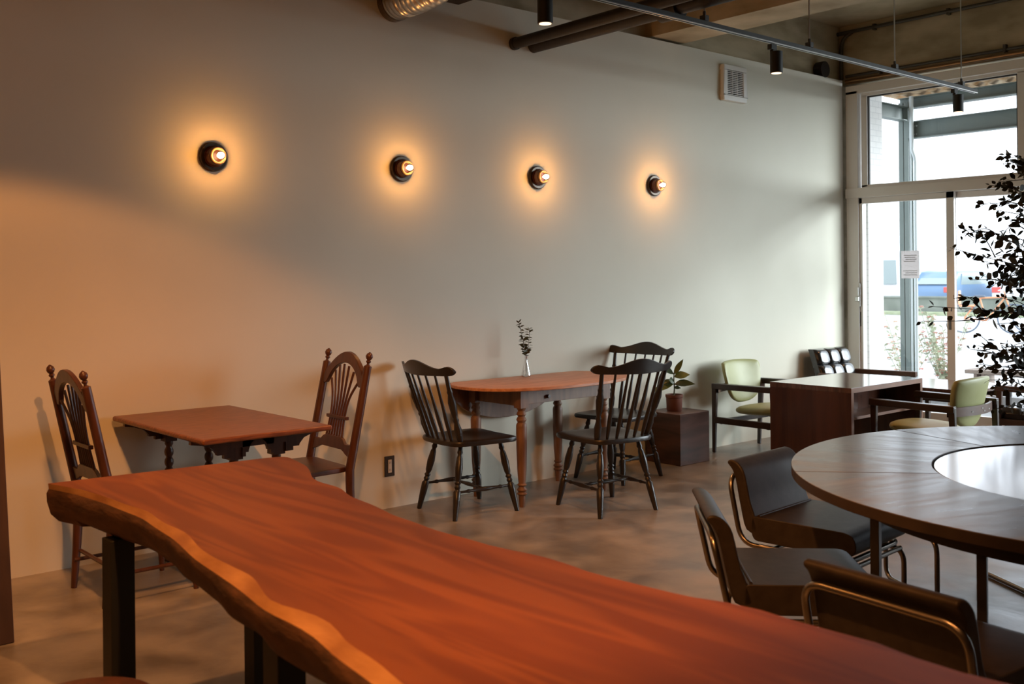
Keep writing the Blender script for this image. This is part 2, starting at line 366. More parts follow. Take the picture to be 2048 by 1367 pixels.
# ------------------------------------------------------------ outdoors
struct('ground', box((8.9, -30, -.15), (110, 60, -.005)), M['pave'], 'pale sunlit pavement outside', smooth=0)
struct('wall_outside', box((8.9, 5.06, 0), (9.17, 5.3, 3.32)), M['brick'], 'white painted brick return wall outside', smooth=0)
struct('trim_3', box((8.9, -4, 3.2), (9.35, 5.3, 3.26)), M['soffit'], 'white soffit board under the canopy', smooth=0)
ca = thing('canopy', 'grey green steel canopy frame with rusty corrugated roof outside the window', 'canopy', (10.5, 5.52, 0))
b = MB(); X0 = 0; Yp = 0
for dx in (-.05, .045): b.box((dx, -.055, 0), (dx + .008, .055, 3.25))
b.box((-.05, -.004, 0), (.05, .004, 3.25)); b.build('post', M['greensteel'], ca, smooth=0)
b = MB(); b.box((-.05, -9, 2.855), (.05, -.06, 2.865)).box((-.05, -9, 3.03), (.05, -.06, 3.04)).box((-.006, -9, 2.86), (.006, -.06, 3.035))
b.box((-.055, -.12, 2.86), (-.045, -.055, 3.035)); b.build('lower_beam', M['greensteel'], ca, smooth=0)
b = MB()
for yy in (-.13, -.10):
    for zz in (2.9, 2.99): MB().tube([(-.016, yy, zz), (-.004, yy, zz)], .009, 8).build('bolt', M['pipegrey'], ca)
b = MB(); b.box((-.06, -9, 3.18), (.06, .06, 3.19)).box((-.06, -9, 3.29), (.06, .06, 3.30)).box((-.005, -9, 3.185), (.005, .06, 3.295)); b.build('upper_beam', M['greensteel'], ca, smooth=0)
b = MB(); b.box((-1.55, -.05, 3.05), (-.06, .05, 3.06)).box((-1.55, -.05, 3.19), (-.06, .05, 3.20)).box((-1.55, -.005, 3.055), (-.06, .005, 3.195)); b.build('side_beam', M['greensteel'], ca, smooth=0)
b = MB(); b.grid(lambda u, v: (-1.55 + 1.85 * v, -9.1 + 9.3 * u, 3.34 + .02 * sin(u * 9.3 / .076 * pi)), 500, 3)
b.build('corrugated_roof', M['rust'], ca, smooth=60)
dp = MB(); dp.tube(spline([(10.41, 5.40, 3.3), (10.41, 5.40, 2.8), (10.41, 5.40, 2.72), (10.41, 5.37, 2.6), (10.41, 5.37, 2.3), (10.41, 5.37, 0)], 6), .018, 10)
dp.tube([(10.41, 5.42, 3.3), (10.41, 5.42, 0)], .011, 8)
tag(dp.build('drain_pipe', M['pipegrey']), 'thin pale drain pipe running down the canopy post', 'pipe')
struct('retaining_wall', box((34, -30, 0), (34.3, 40, .56)).box((33.95, -30, .56), (34.35, 40, .62)), M['outwall'], 'low grey green retaining wall across the car park', smooth=0).rotation_euler = (0, 0, 0)
tag(box((33.0, -30, 0), (33.9, 40, .10)).build('grass_strip', M['grass'], smooth=0), 'pale grass strip at the foot of the far retaining wall', 'grass', kind='stuff')
tag(box((12.9, -8, -.004), (13.6, 5.0, .06)).build('grass_verge', M['grass'], smooth=0), 'pale grass verge behind the outdoor bench', 'grass', kind='stuff')
def car(name, label, cat, loc, rz, L, H, W, paint, roof, hood, lamp=True):
    t = thing(name, label, cat, loc, rz)
    prof = [(-L / 2, .35), (-L / 2, .75), (-L / 2 + .12, .95), (roof[0], H * .97), (roof[0] + .35, H), (roof[1] - .3, H), (roof[1], H * .96), (hood, 1.0), (L / 2 - .15, .85), (L / 2, .65), (L / 2, .35)]
    k = len(prof); b = MB()
    vs = []
    for sy, sc in ((-W / 2, 1), (-W / 2 + .08, 1), (W / 2 - .08, 1), (W / 2, 1)):
        e = abs(sy) == W / 2
        for x, z in prof: vs.append((x * (.97 if e else 1), sy * (1 - .12 * max(0, (z - .9) / (H - .9))), z - (.04 if e and z > .5 else 0)))
    fs = [(i * k + j, i * k + (j + 1) % k, (i + 1) * k + (j + 1) % k, (i + 1) * k + j) for i in range(3) for j in range(k)] + [tuple(range(k)), tuple(range(3 * k, 4 * k))]
    b.add(vs, fs).build('body', paint, t, bevel=.04)
    for sg in (-1, 1):
        yw = sg * W / 2 * .935
        g = MB(); zt = H * .93; x0 = roof[0] + .25; x1 = roof[1] - .1
        g.add([(x0 - .15, yw, 1.0), (x1 + .35, yw, 1.0), (x1, yw * .96, zt), (x0, yw * .96, zt), (x0 - .15, yw * 1.035, 1.0), (x1 + .35, yw * 1.035, 1.0), (x1, yw * .995, zt), (x0, yw * .995, zt)],
              [(0, 1, 2, 3), (4, 5, 6, 7), (0, 1, 5, 4), (1, 2, 6, 5), (2, 3, 7, 6), (3, 0, 4, 7)]).build('side_window', M['carglass'], t, smooth=0)
        for x in (-L * .31, L * .31):
            MB().tube([(x, sg * (W / 2 - .2), .32), (x, sg * (W / 2 + .01), .32)], .32, 20).build('wheel', M['tyre'], t)
        if lamp:
            box((-L / 2 - .02, sg * W / 2 * .8 - .14, .72), (-L / 2 + .1, sg * W / 2 * .8 + .14, .92)).build('tail_lamp', M['red'], t, bevel=.02)
    g = MB(); xr = roof[0] - .02; xb = -L / 2 + .10
    g.add([(xb, -W * .36, 1.02), (xb, W * .36, 1.02), (xr + .02, W * .33, H * .93), (xr + .02, -W * .33, H * .93), (xb + .2, -W * .36, 1.02), (xb + .2, W * .36, 1.02), (xr + .2, W * .33, H * .93), (xr + .2, -W * .33, H * .93)],
          [(0, 1, 2, 3), (4, 5, 6, 7), (0, 1, 5, 4), (1, 2, 6, 5), (2, 3, 7, 6), (3, 0, 4, 7)]).build('rear_window', M['carglass'], t, smooth=0)
    return t
car('parked_van', 'white van parked behind the low wall, leftmost vehicle', 'van', (37.9, 20.0, 0), R(4), 4.6, 2.3, 1.75, M['carwhite'], (-2.1, 1.4), 2.0, False)
car('parked_car', 'pale blue car with red tail lamp parked beside the white van', 'car', (37.5, 17.75, 0), R(-3), 3.8, 1.5, 1.65, M['carblue'], (-1.3, .7), 1.25)
car('parked_car', 'white car parked farthest right behind the low wall', 'car', (38.2, 15.2, 0), R(5), 4.2, 1.5, 1.7, M['carwhite'], (-1.3, .8), 1.3)
def bicycle(label, loc, rz, frame):
    t = thing('bicycle', label, 'bicycle', loc, rz, 'bicycles parked outside')
    for x in (-.52, .52):
        b = MB(); b.tube([(x + .33 * cos(a), 0, .345 + .33 * sin(a)) for a in [2 * pi * i / 32 for i in range(32)]], .018, 8, True)
        wl = b.build('wheel', M['tyre'], t)
        b = MB()
        for i in range(12): a = pi * i / 6; b.tube([(x, 0, .345), (x + .32 * cos(a), 0, .345 + .32 * sin(a))], .002, 4)
        b.build('spokes', M['railedge'], wl)
    b = MB(); bb = (-.05, 0, .30); st = (-.18, 0, .82); hd = (.36, 0, .85); rx = (-.52, 0, .345)
    for p, q in ((bb, st), (bb, hd), (st, hd), (bb, rx), (st, rx), (hd, (.52, 0, .345)), (hd, (.33, 0, .98))): b.tube([p, q], .016, 8)
    b.build('frame', frame, t)
    MB().pillow(super2(.13, .07, 2.2, 16), .05, lambda x, y, z: (x - .19, y, .87 + z)).build('saddle', M['tyre'], t)
    MB().tube(spline([(.22, -.26, 1.0), (.33, -.12, 1.02), (.33, 0, .98), (.33, .12, 1.02), (.22, .26, 1.0)], 5), .012, 8).build('handlebar', M['railedge'], t)
    return t
b1 = bicycle('bicycle with orange frame and child seat, left of the two by the road', (23.95, 10.6, 0), R(-70), M['orange'])
box((-.62, -.16, .62), (-.3, .16, .66)).box((-.64, -.16, .66), (-.60, .16, 1.0)).build('child_seat', M['orange'], b1, bevel=.02)
bicycle('bicycle with pale frame, right of the two by the road', (24.6, 9.4, 0), R(-75), M['pipegrey'])
t = thing('bench', 'weathered wooden bench standing outside the sliding door', 'bench', (10.7, 4.2, 0))
box((-.16, -.85, .36), (.16, .72, .40)).build('seat', M['benchwood'], t, bevel=.006)
for yy in (-.7, .58): box((-.12, yy - .05, 0), (.12, yy - .015, .36)).build('leg', M['benchwood'], t, bevel=.004); box((-.12, yy + .03, 0), (.12, yy + .065, .36)).build('leg', M['benchwood'], t, bevel=.004)
def leaf(mb, p, d, L, W, droop=.2, nrm=None):
    d = V(d).normalized(); n = V(nrm) if nrm else V((random.uniform(-1, 1), random.uniform(-1, 1), random.uniform(.3, 1)))
    x = d.cross(n).normalized(); n = x.cross(d).normalized(); p = V(p); vs = []; K = 6
    for i in range(K + 1):
        t = i / K; wd = W * sin(pi * t ** .9) * (1 - .25 * t) / 2 + .0003; c = p + d * L * t - V((0, 0, droop * L * t * t))
        vs += [c - x * wd + n * wd * .12, c, c + x * wd + n * wd * .12]
    fs = []
    for i in range(K):
        a = i * 3; fs += [(a, a + 1, a + 4, a + 3), (a + 1, a + 2, a + 5, a + 4)]
    mb.add(vs, fs)
def flowering(loc, label, n, H):
    t = thing('flowering_shrub', label, 'shrub', loc, 0, 'flowering shrubs outside the window'); st = MB(); lf = MB(); fl = MB()
    for i in range(n):
        a = random.uniform(0, 2 * pi); r = random.uniform(.1, .38) * H; h = H * random.uniform(.55, 1)
        pts = spline([(0, 0, 0), (cos(a) * r * .3, sin(a) * r * .3, h * .4), (cos(a) * r, sin(a) * r, h)], 6); st.tube(pts, .004, 5)
        for p in pts[3:]:
            for k in range(3):
                d = V((random.uniform(-1, 1), random.uniform(-1, 1), random.uniform(-.2, 1))); leaf(lf, p, d, .06, .022)
            if random.random() < .45:
                q = p + V((random.uniform(-.04, .04), random.uniform(-.04, .04), .02))
                for k in range(5): leaf(fl, q, (cos(k * 1.26), sin(k * 1.26), .4), .03, .03)
    st.build('stems', M['greenfl'], t); lf.build('leaves', M['greenfl'], t); fl.build('flowers', M['pinkfl'], t)
flowering((10.9, 5.30, 0), 'tall pink flowering shrub just right of the canopy post', 26, 1.05)
flowering((11.0, 5.80, 0), 'pink flowering shrub behind the canopy post', 14, .95)
struct('kerb', box((10.75, 3.2, -.1), (11.4, 6.4, .12)), M['pave'], 'pale stone planting kerb outside', smooth=0)

# ------------------------------------------------------------ ceiling services
def pipe(label, pts, r, m, name='pipe', cat='pipe', extra=None, group=None):
    t = thing(name, label, cat, (0, 0, 0), 0, group); MB().tube(pts, r, 18).build('pipe_run', m, t)
    if extra: extra(t)
    return t
pipe('dark ceiling pipe, left of the pair leaving the long wall', [(4.57, 5.2, 2.985), (4.57, -4.4, 3.06)], .038, M['darkpipe'],
     extra=lambda t: MB().tube([(4.57, 5.2, 2.985), (4.57, 5.17, 2.985)], .043, 18).build('collar', M['darkpipe'], t))
pipe('thicker dark ceiling pipe, right of the pair leaving the long wall', [(4.75, 5.2, 3.0), (4.75, -4.4, 3.05)], .052, M['darkpipe'],
     extra=lambda t: MB().tube([(4.75, 4.05, 3.0), (4.75, 3.9, 3.0)], .068, 18).build('coupling', M['darkpipe'], t))
pipe('dark pipe end at the top edge, left of the silver duct', [(2.93, 5.2, 3.12), (2.93, -4.4, 3.2)], .085, M['darkpipe'])
tag(box((3.86, 1.0, 3.17), (4.10, 5.2, 3.42)).build('ceiling_box_duct', M['darkpipe'], bevel=.005), 'dark rectangular duct hanging under the ceiling beside the silver duct', 'duct')
path = spline([(3.58, 5.2, 3.09), (3.58, 5.06, 3.09), (3.60, 4.93, 3.10), (3.66, 4.80, 3.15), (3.74, 4.70, 3.26), (3.80, 4.62, 3.45), (3.80, 4.60, 3.76)], 14)
MBd = MB(); MBd.tube(path, [.105 + (.006 if i % 3 == 0 else 0) for i in range(len(path))], 28)
dt = thing('flexible_duct', 'silver corrugated flexible duct bending out of the wall at the top', 'duct')
MBd.build('hose', M['alu'], dt, smooth=60); MB().tube([(3.58, 5.199, 3.09), (3.58, 5.15, 3.09)], .113, 28).build('wall_collar', M['plate'], dt)
# rail, hangers and spot lamps
rl = thing('lighting_rail', 'long steel lighting rail hung from the ceiling on thin rods', 'rail')
b = MB(); b.box((.5, 3.758, 2.872), (8.33, 3.782, 2.898)); b.build('track', M['rail'], rl, smooth=0)
b = MB(); b.box((.5, 3.756, 2.866), (8.33, 3.760, 2.872)).box((.5, 3.780, 2.866), (8.33, 3.784, 2.872)); b.build('rail_lip', M['railedge'], rl, smooth=0, label='bright rail lip')
for x in (1.6, 2.67, 3.74, 4.81, 5.91, 7.02, 8.07):
    zt = 3.25 if False else ZC
    h = MB().tube([(x, 3.77, 2.93), (x, 3.77, zt)], .005, 8).build('hanger_rod', M['railedge'], rl)
    MB().box((x - .018, 3.75, 2.898), (x + .018, 3.79, 2.93)).tube([(x, 3.77, 2.93), (x, 3.77, 2.955)], .009, 8).build('clamp', M['rail'], h)
def spot(loc, label, on=True):
    t = thing('track_spot_lamp', label, 'spot lamp', loc, 0, 'spot lamps on the lighting rail')
    box((-.03, -.016, -.035), (.03, .016, 0)).build('adapter', M['blacksteel'], t, bevel=.003)
    box((-.006, -.012, -.15), (.006, .012, -.035)).build('arm', M['blacksteel'], t, smooth=0)
    MB().tube([(.0, -.03, -.05), (.0, -.03, -.185)], .039, 24).build('lamp_housing', M['blacksteel'], t, bevel=.002)
    MB().tube([(0, -.03, -.1845), (0, -.03, -.187)], .031, 24).build('lamp_lens', M['spotglow'], t, label='glowing pale lens')
    l = light('spot_light', 'SPOT', (0, 0, 0), 55, (1.0, .44, .16), spot_size=R(88), spot_blend=.6, shadow_soft_size=.03); l.parent = t; l.location = (0, -.03, -.20)
    return t
spot((3.5, 3.77, 2.858), 'black spot lamp on the rail, leftmost, cut by the top edge')
spot((5.49, 3.77, 2.858), 'black spot lamp on the rail, middle one, left of the vent')
spot((7.95, 3.77, 2.858), 'black spot lamp on the rail, rightmost, in front of the window')
spot((1.18, 3.77, 2.858), 'black spot lamp on the rail outside the left of the picture')
# conduits above the window
def clamps(pts, r):
    def fn(t):
        for p in pts: MB().box((p[0] - .02, p[1] - .012, p[2] - r * 1.6), (p[0] + .024, p[1] + .012, p[2] + r * 1.6)).build('clamp', M['conduit'], t, smooth=0)
    return fn
pipe('dark conduit curving up from the wall corner along the ceiling', spline([(8.755, 5.24, 3.25), (8.755, 5.24, 3.50), (8.755, 5.22, 3.62), (8.755, 5.12, 3.68), (8.755, 4.9, 3.69), (8.755, -2, 3.69)], 6), .017, M['conduit'], extra=clamps([(8.76, 4.2, 3.69), (8.76, 4.9, 3.69)], .017))
pipe('dark conduit running along the lintel just above the window', [(8.765, 5.2, 3.275), (8.765, -2.1, 3.275)], .014, M['conduit'], extra=clamps([(8.765, 4.85, 3.285), (8.765, 3.72, 3.285)], .02))
pipe('thin copper pipe running along the top of the window frame', [(8.76, 5.2, 3.225), (8.76, -2.1, 3.225)], .016, M['brass'])
jb = MB(); jb.tube([(8.40, 5.275, 3.30), (8.40, 5.19, 3.30)], .075, 20); tag(jb.build('junction_box', M['darkpipe'], bevel=.004), 'dark round junction box on the concrete above the wall', 'junction box')
# wall vent
t = thing('wall_vent', 'white square ventilation grille high on the long wall', 'vent', (6.985, 5.2, 2.995))
b = MB(); W_, H_ = .155, .15; iw, ih = .105, .105
b.box((-W_, -.045, ih), (W_, 0, H_)).box((-W_, -.045, -H_), (W_, 0, -ih)).box((-W_, -.045, -ih), (-iw, 0, ih)).box((iw, -.045, -ih), (W_, 0, ih)); b.build('vent_frame', M['white'], t, bevel=.008)
box((-iw, -.012, -ih), (iw, -.006, ih)).build('vent_back', M['framein'], t, smooth=0)
b = MB()
for k in range(14): z = -ih + (k + .5) * 2 * ih / 14; b.box((-iw, -.040, z - .0028), (iw, -.030, z + .0028))
for x in (-.035, .03): b.box((x - .004, -.04, -ih), (x + .004, -.02, ih))
b.build('louvre_slats', M['white'], t, smooth=0)
# outlet
t = thing('wall_outlet', 'dark plate with a double power socket low on the long wall', 'outlet', (3.525, 5.2, .257))
box((-.036, -.008, -.062), (.036, 0, .062)).build('cover_plate', M['outlet'], t, bevel=.003)
b = MB().box((-.013, -.011, -.04), (.013, -.007, .04)); so = b.build('socket_insert', M['white'], t, bevel=.002, label='pale socket insert')
b = MB()
for z in (-.022, .022):
    for x in (-.005, .005): b.box((x - .001, -.0118, z - .006), (x + .001, -.0108, z + .006))
b.build('slots', M['framein'], so, smooth=0)
# sconces
scl = ['leftmost of the four round wall lamps, above the drop leaf table', 'second round wall lamp from the left, above the gap between tables', 'third round wall lamp from the left, above the oval table', 'rightmost of the four round wall lamps, nearest the vent']
SC = []
for i, x in enumerate((2.405, 3.635, 4.775, 5.995)):
    t = thing('wall_sconce', scl[i], 'wall lamp', (x, 5.2, (2.066, 2.079, 2.090, 2.098)[i]), 0, 'bare bulb sconces on the long wall')
    SC.append(t)
    MB().turn((0, 0, 0), (0, -.016, 0), [(0, .080), (.6, .080), (1, .074)], 40).build('back_plate', M['plate'], t)
    MB().turn((0, -.014, 0), (0, -.056, 0), [(0, .058), (.25, .058), (.3, .052), (.8, .048), (1, .046)], 36).build('wooden_socket', M['sconcewood'], t)
    p = MB(); p.grid(lambda u, v: (lambda r, y: (r * cos(2 * pi * u), y, r * sin(2 * pi * u)))(*[( .040, -.055), (.045, -.060), (.047, -.066), (.044, -.073), (.037, -.074), (.033, -.070), (.032, -.056)][round(v * 6)]), 32, 7, True)
    p.build('porcelain_ring', M['porcelain'], t, smooth=80, label='cream ring around the bulb')
    MB().turn((0, -.056, 0), (0, -.120, 0), [(0, .013), (.15, .014), (.35, .021), (.6, .025), (.8, .021), (.93, .012), (1, .003)], 24).build('glass_bulb', M['clear'], t)
    b = MB()
    b.turn((0, -.062, 0), (0, -.110, 0), [(0, .007), (.2, .011), (.55, .0175), (.85, .012), (1, .003)], 14)
    b.build('filament', M['bulbglow'], t)
    l = light('bulb_light', 'POINT', (0, 0, 0), 3.8, (1.0, .44, .12), shadow_soft_size=.012); l.parent = t; l.location = (0, -.128, 0)

# ------------------------------------------------------------ live edge slab table
t = thing('slab_table', 'long live-edge cherry slab table across the foreground', 'table', (1.3, 1.9, 0))
ox, oy = 1.3, 1.9
left = spline([(1.045, 3.53, 0), (1.095, 3.30, 0), (1.11, 2.95, 0), (1.085, 2.65, 0), (1.04, 2.34, 0), (1.015, 2.12, 0), (1.0, 1.96, 0), (.97, 1.66, 0), (.93, 1.35, 0), (.90, .9, 0), (.92, .3, 0), (.95, -.3, 0)], 6)
right = spline([(1.80, 3.46, 0), (1.865, 3.42, 0), (1.835, 3.24, 0), (1.745, 2.98, 0), (1.705, 2.74, 0), (1.655, 2.5, 0), (1.63, 2.28, 0), (1.635, 2.0, 0), (1.67, 1.62, 0), (1.70, 1.2, 0), (1.70, .7, 0), (1.66, .2, 0), (1.62, -.3, 0)], 6)
ring = [p for p in left] + [p for p in reversed(right)]
n = len(ring); cxy = [V((1.33, p.y, 0)) for p in ring]
def lvl(inset, z, wob):
    out = []
    for i, p in enumerate(ring):
        d = (cxy[i] - p); d = d.normalized() if d.length > .01 else V((0, 0, 0))
        w_ = wob * mnoise.noise(V((p.x * 5, p.y * 5, z * 9)))
        if p.y > 3.38: d = V((d.x * .6, -.8, 0))
        q = p + d * ((inset if inset != .02 else 0.004 + .024 * max(0, min(1, (3.45 - p.y) / 1.1))) + w_ * (1 if inset != .02 else max(.1, min(1, (3.6 - p.y))))); out.append((q.x - ox, q.y - oy, z))
    return out
L0, L1, L2, L3, L4, L5 = lvl(.02, .740, .03), lvl(.002, .722, .012), lvl(-.006, .708, .012), lvl(-.004, .680, .02), lvl(.012, .640, .025), lvl(.04, .618, .02)
b = MB(); b.add(L0, [tuple(range(n))]); b.build('slab_top', M['slab'], t, smooth=0)
def bands(ls):
    b = MB(); b.add([q for l in ls for q in l], [(i * n + j, i * n + (j + 1) % n, (i + 1) * n + (j + 1) % n, (i + 1) * n + j) for i in range(len(ls) - 1) for j in range(n)]); return b
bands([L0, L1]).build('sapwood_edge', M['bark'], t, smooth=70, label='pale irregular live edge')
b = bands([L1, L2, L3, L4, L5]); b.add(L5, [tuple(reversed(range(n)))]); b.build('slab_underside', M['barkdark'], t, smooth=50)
for x, y in ((-.165, 1.24), (.30, 1.24), (-.13, .27), (.30, .27), (-.15, -1.3), (.28, -1.3)):
    box((x - .037, y - .037, 0), (x + .037, y + .037, .62)).build('leg', M['blacksteel'], t, bevel=.003)
for y in (1.24, .27, -1.3): box((-.18, y - .03, .60), (.33, y + .03, .62)).build('crossbar', M['blacksteel'], t, bevel=.002)
# stool
t = thing('round_stool', 'dark brown round stool top at the bottom left, beside the slab table', 'stool', (.775, 2.375, 0))
MB().turn((0, 0, .42), (0, 0, .452), [(0, .150), (.2, .163), (.6, .165), (.92, .158), (1, .150)], 40).build('seat', M['wheat'], t)
for a in (45, 135, 225, 315):
    c, s_ = cos(R(a)), sin(R(a)); MB().tube([(c * .11, s_ * .11, .425), (c * .15, s_ * .15, 0)], [.016, .011], 10).build('leg', M['wheat'], t)
MB().tube([(.125 * cos(a), .125 * sin(a), .2) for a in [2 * pi * i / 32 for i in range(32)]], .007, 8, True).build('foot_ring', M['steel'], t)
# A-frame board
t = thing('standing_board', 'dark brown wooden board leaning upright at the left edge', 'board', (.85, 4.28, 0))
b = MB(); sl = math.atan(.153)
MB().bar((0, .0, 0), (0, .168, 1.1), .58, .022, up=(0, 1, 0)).build('front_board', M['panel'], t, bevel=.003)
MB().bar((0, .36, 0), (0, .192, 1.1), .58, .022, up=(0, 1, 0)).build('back_board', M['panel'], t, bevel=.003)

# ------------------------------------------------------------ wheat sheaf chairs
def rot_about(x, y, z): return (x, y, z)
def wheat_chair(label, loc, rz):
    t = thing('wheat_back_chair', label, 'chair', loc, rz, 'wheat sheaf back chairs'); m = M['wheat']
    yb = lambda z: -.185 - .21 * max(0, z - .44) - .10 * max(0, .40 - z) ** 1.3
    hw = .22
    for s_ in (-1, 1):
        p = MB(); pts = [(s_ * (hw - .02 * (1 - min(z, .5) / .5)), yb(z), z) for z in (0, .06, .2, .35, .44, .6, .8, .955)]
        p.tube(pts, [.013, .016, .020, .022, .023, .022, .021, .020], 12).build('back_post', m, t)
        q = MB(); z = .955; y = yb(z); q.turn((s_ * hw, y, z), (s_ * hw, y - .014, 1.026), [(0, .018), (.1, .008), (.2, .007), (.28, .013), (.36, .013), (.42, .008), (.52, .015), (.68, .019), (.85, .015), (.96, .006), (1, .002)], 16); q.build('finial', m, t)
    # arched crest
    b = MB(); vs = []; K = 24
    for i in range(K + 1):
        u = -1 + 2 * i / K; a = abs(u)
        arc = cos(a * pi / 2 * 1.02) ** .8 if a < .98 else 0
        if a > .80: top = .885 + .02 * (a - .8) / .2 + (.15 * max(0, cos(.8 * pi / 2)) ** .8) * (1 - (a - .8) / .2); top = max(top, .90)
        top = .890 + .128 * max(0, cos(a * pi / 2)) ** .85
        bot = .842 + .118 * max(0, 1 - (a / .78) ** 2) ** .6 if a < .78 else .845
        for z, dy in ((bot, -.012), (bot, .012), (top, .012), (top, -.012)): vs.append((u * (hw - .008), yb(z) + dy, z))
    fs = [(0, 1, 2, 3), tuple(4 * K + j for j in (3, 2, 1, 0))]
    for i in range(K):
        for j in range(4): fs.append((4 * i + j, 4 * i + (j + 1) % 4, 4 * i + 4 + (j + 1) % 4, 4 * i + 4 + j))
    b.add(vs, fs).build('crest_arch', m, t, bevel=.004)
    # lower shaped rail
    vs = []; K = 16
    for i in range(K + 1):
        u = -1 + 2 * i / K; a = abs(u); top = .585 - (.03 if a > .62 else .03 * max(0, (a - .45) / .17)); bot = .525 + .0 if a < .55 else .525 - .03 * sin((a - .55) / .45 * pi * .5)
        for z, dy in ((bot, -.009), (bot, .009), (top, .009), (top, -.009)): vs.append((u * (hw - .01), yb(z) + dy, z))
    fs = [(0, 1, 2, 3), tuple(4 * K + j for j in (3, 2, 1, 0))]
    for i in range(K):
        for j in range(4): fs.append((4 * i + j, 4 * i + (j + 1) % 4, 4 * i + 4 + (j + 1) % 4, 4 * i + 4 + j))
    MB().add(vs, fs).build('lower_rail', m, t, bevel=.003)
    for k in range(7):
        u = (k - 3) / 3; x0, x1, x2 = u * .085, u * .075, u * .145
        pts = spline([(x0, yb(.575), .575), (x1, yb(.68), .68), (u * .09, yb(.78), .78), (x2, yb(.9), .87 + .085 * (1 - u * u))], 5)
        MB().tube(pts, .0065, 8).build('spindle', m, t)
    MB().bar((-.105, yb(.68), .68), (.105, yb(.68), .68), .022, .018).build('sheaf_band', m, t, bevel=.003)
    seat = [(-.20, -.20), (.20, -.20), (.235, .14), (.20, .20), (.10, .225), (-.10, .225), (-.20, .20), (-.235, .14)]
    MB().prism([(p.x, p.y) for p in fillet([(a, b_, 0) for a, b_ in seat], .06, 4, True)], .425, .452).build('seat', m, t, bevel=.007)
    for s_ in (-1, 1):
        MB().turn((s_ * .17, .17, .43), (s_ * .195, .195, 0), [(0, .018), (.12, .020), (.16, .013), (.2, .021), (.35, .022), (.6, .017), (.64, .012), (.68, .018), (.9, .013), (1, .011)]).build('leg', m, t)
        MB().tube([(s_ * .19, -.215, .13), (s_ * .19, .17, .13)], .009, 8).build('side_stretcher', m, t)
    MB().tube([(-.18, -.19, .17), (.18, -.19, .17)], .009, 8).build('rear_stretcher', m, t)
    MB().tube([(-.18, .18, .21), (.18, .18, .21)], [.010, .010], 8).build('front_stretcher', m, t)
    return t
wc = wheat_chair('dark red brown wheat-back chair at the far left, left of the drop leaf table', (1.765, 4.65, 0), R(-90))
dup(wc, (2.59, 4.655, 0), R(90 - 3), 'dark red brown wheat-back chair right of the drop leaf table')
# ------------------------------------------------------------ drop leaf table
t = thing('drop_leaf_table', 'small reddish drop leaf table with bobbin turned legs between two wheat-back chairs', 'table', (2.155, 4.63, 0))
MB().box((-.315, -.53, .703), (.315, .53, .728)).build('tabletop', M['cherry'], t, bevel=.010, seg=3)
bob = [(0, .020), (.03, .021), (.05, .015)]
for k in range(9): z = .06 + k * .1; bob += [(z, .014), (z + .025, .021), (z + .05, .023), (z + .075, .021)]
bob += [(.965, .014), (1, .018)]
for x in (-.095, .115):
    for y in (-.36, .36):
        MB().box((x - .03, y - .03, .60), (x + .03, y + .03, .703)).turn((x, y, .60), (x, y, .10), bob, 12).box((x - .024, y - .024, 0), (x + .024, y + .024, .10)).build('leg', M['turned'], t)
def bracket(sg, x0, w_):  # stepped curved bracket outline, outward sg
    pts = [(0, .703), (w_, .703), (w_, .690), (w_ * .75, .682), (w_ * .5, .665), (w_ * .38, .640), (w_ * .36, .630), (w_ * .2, .630), (w_ * .2, .612), (0, .612)]
    return [(x0 + sg * a, z) for a, z in pts]
for y in (-.385, .385):
    b = MB(); fn = lambda x, z, yy: (x, yy, z)
    for poly in (bracket(-1, -.12, .19), bracket(1, .145, .19), bracket(1, -.07, .08), bracket(-1, .085, .08)): b.prism(poly, y - .012, y + .012, fn)
    b.box((-.12, y - .012, .655), (.145, y + .012, .703)); b.build('scalloped_apron', M['turned'], t)
for x in (-.095, .115): box((x - .012, -.36, .64), (x + .012, .36, .70)).build('side_rail', M['turned'], t)
for y in (-.36, .36): box((-.095, y - .012, .04), (.115, y + .012, .08)).build('stretcher', M['turned'], t)

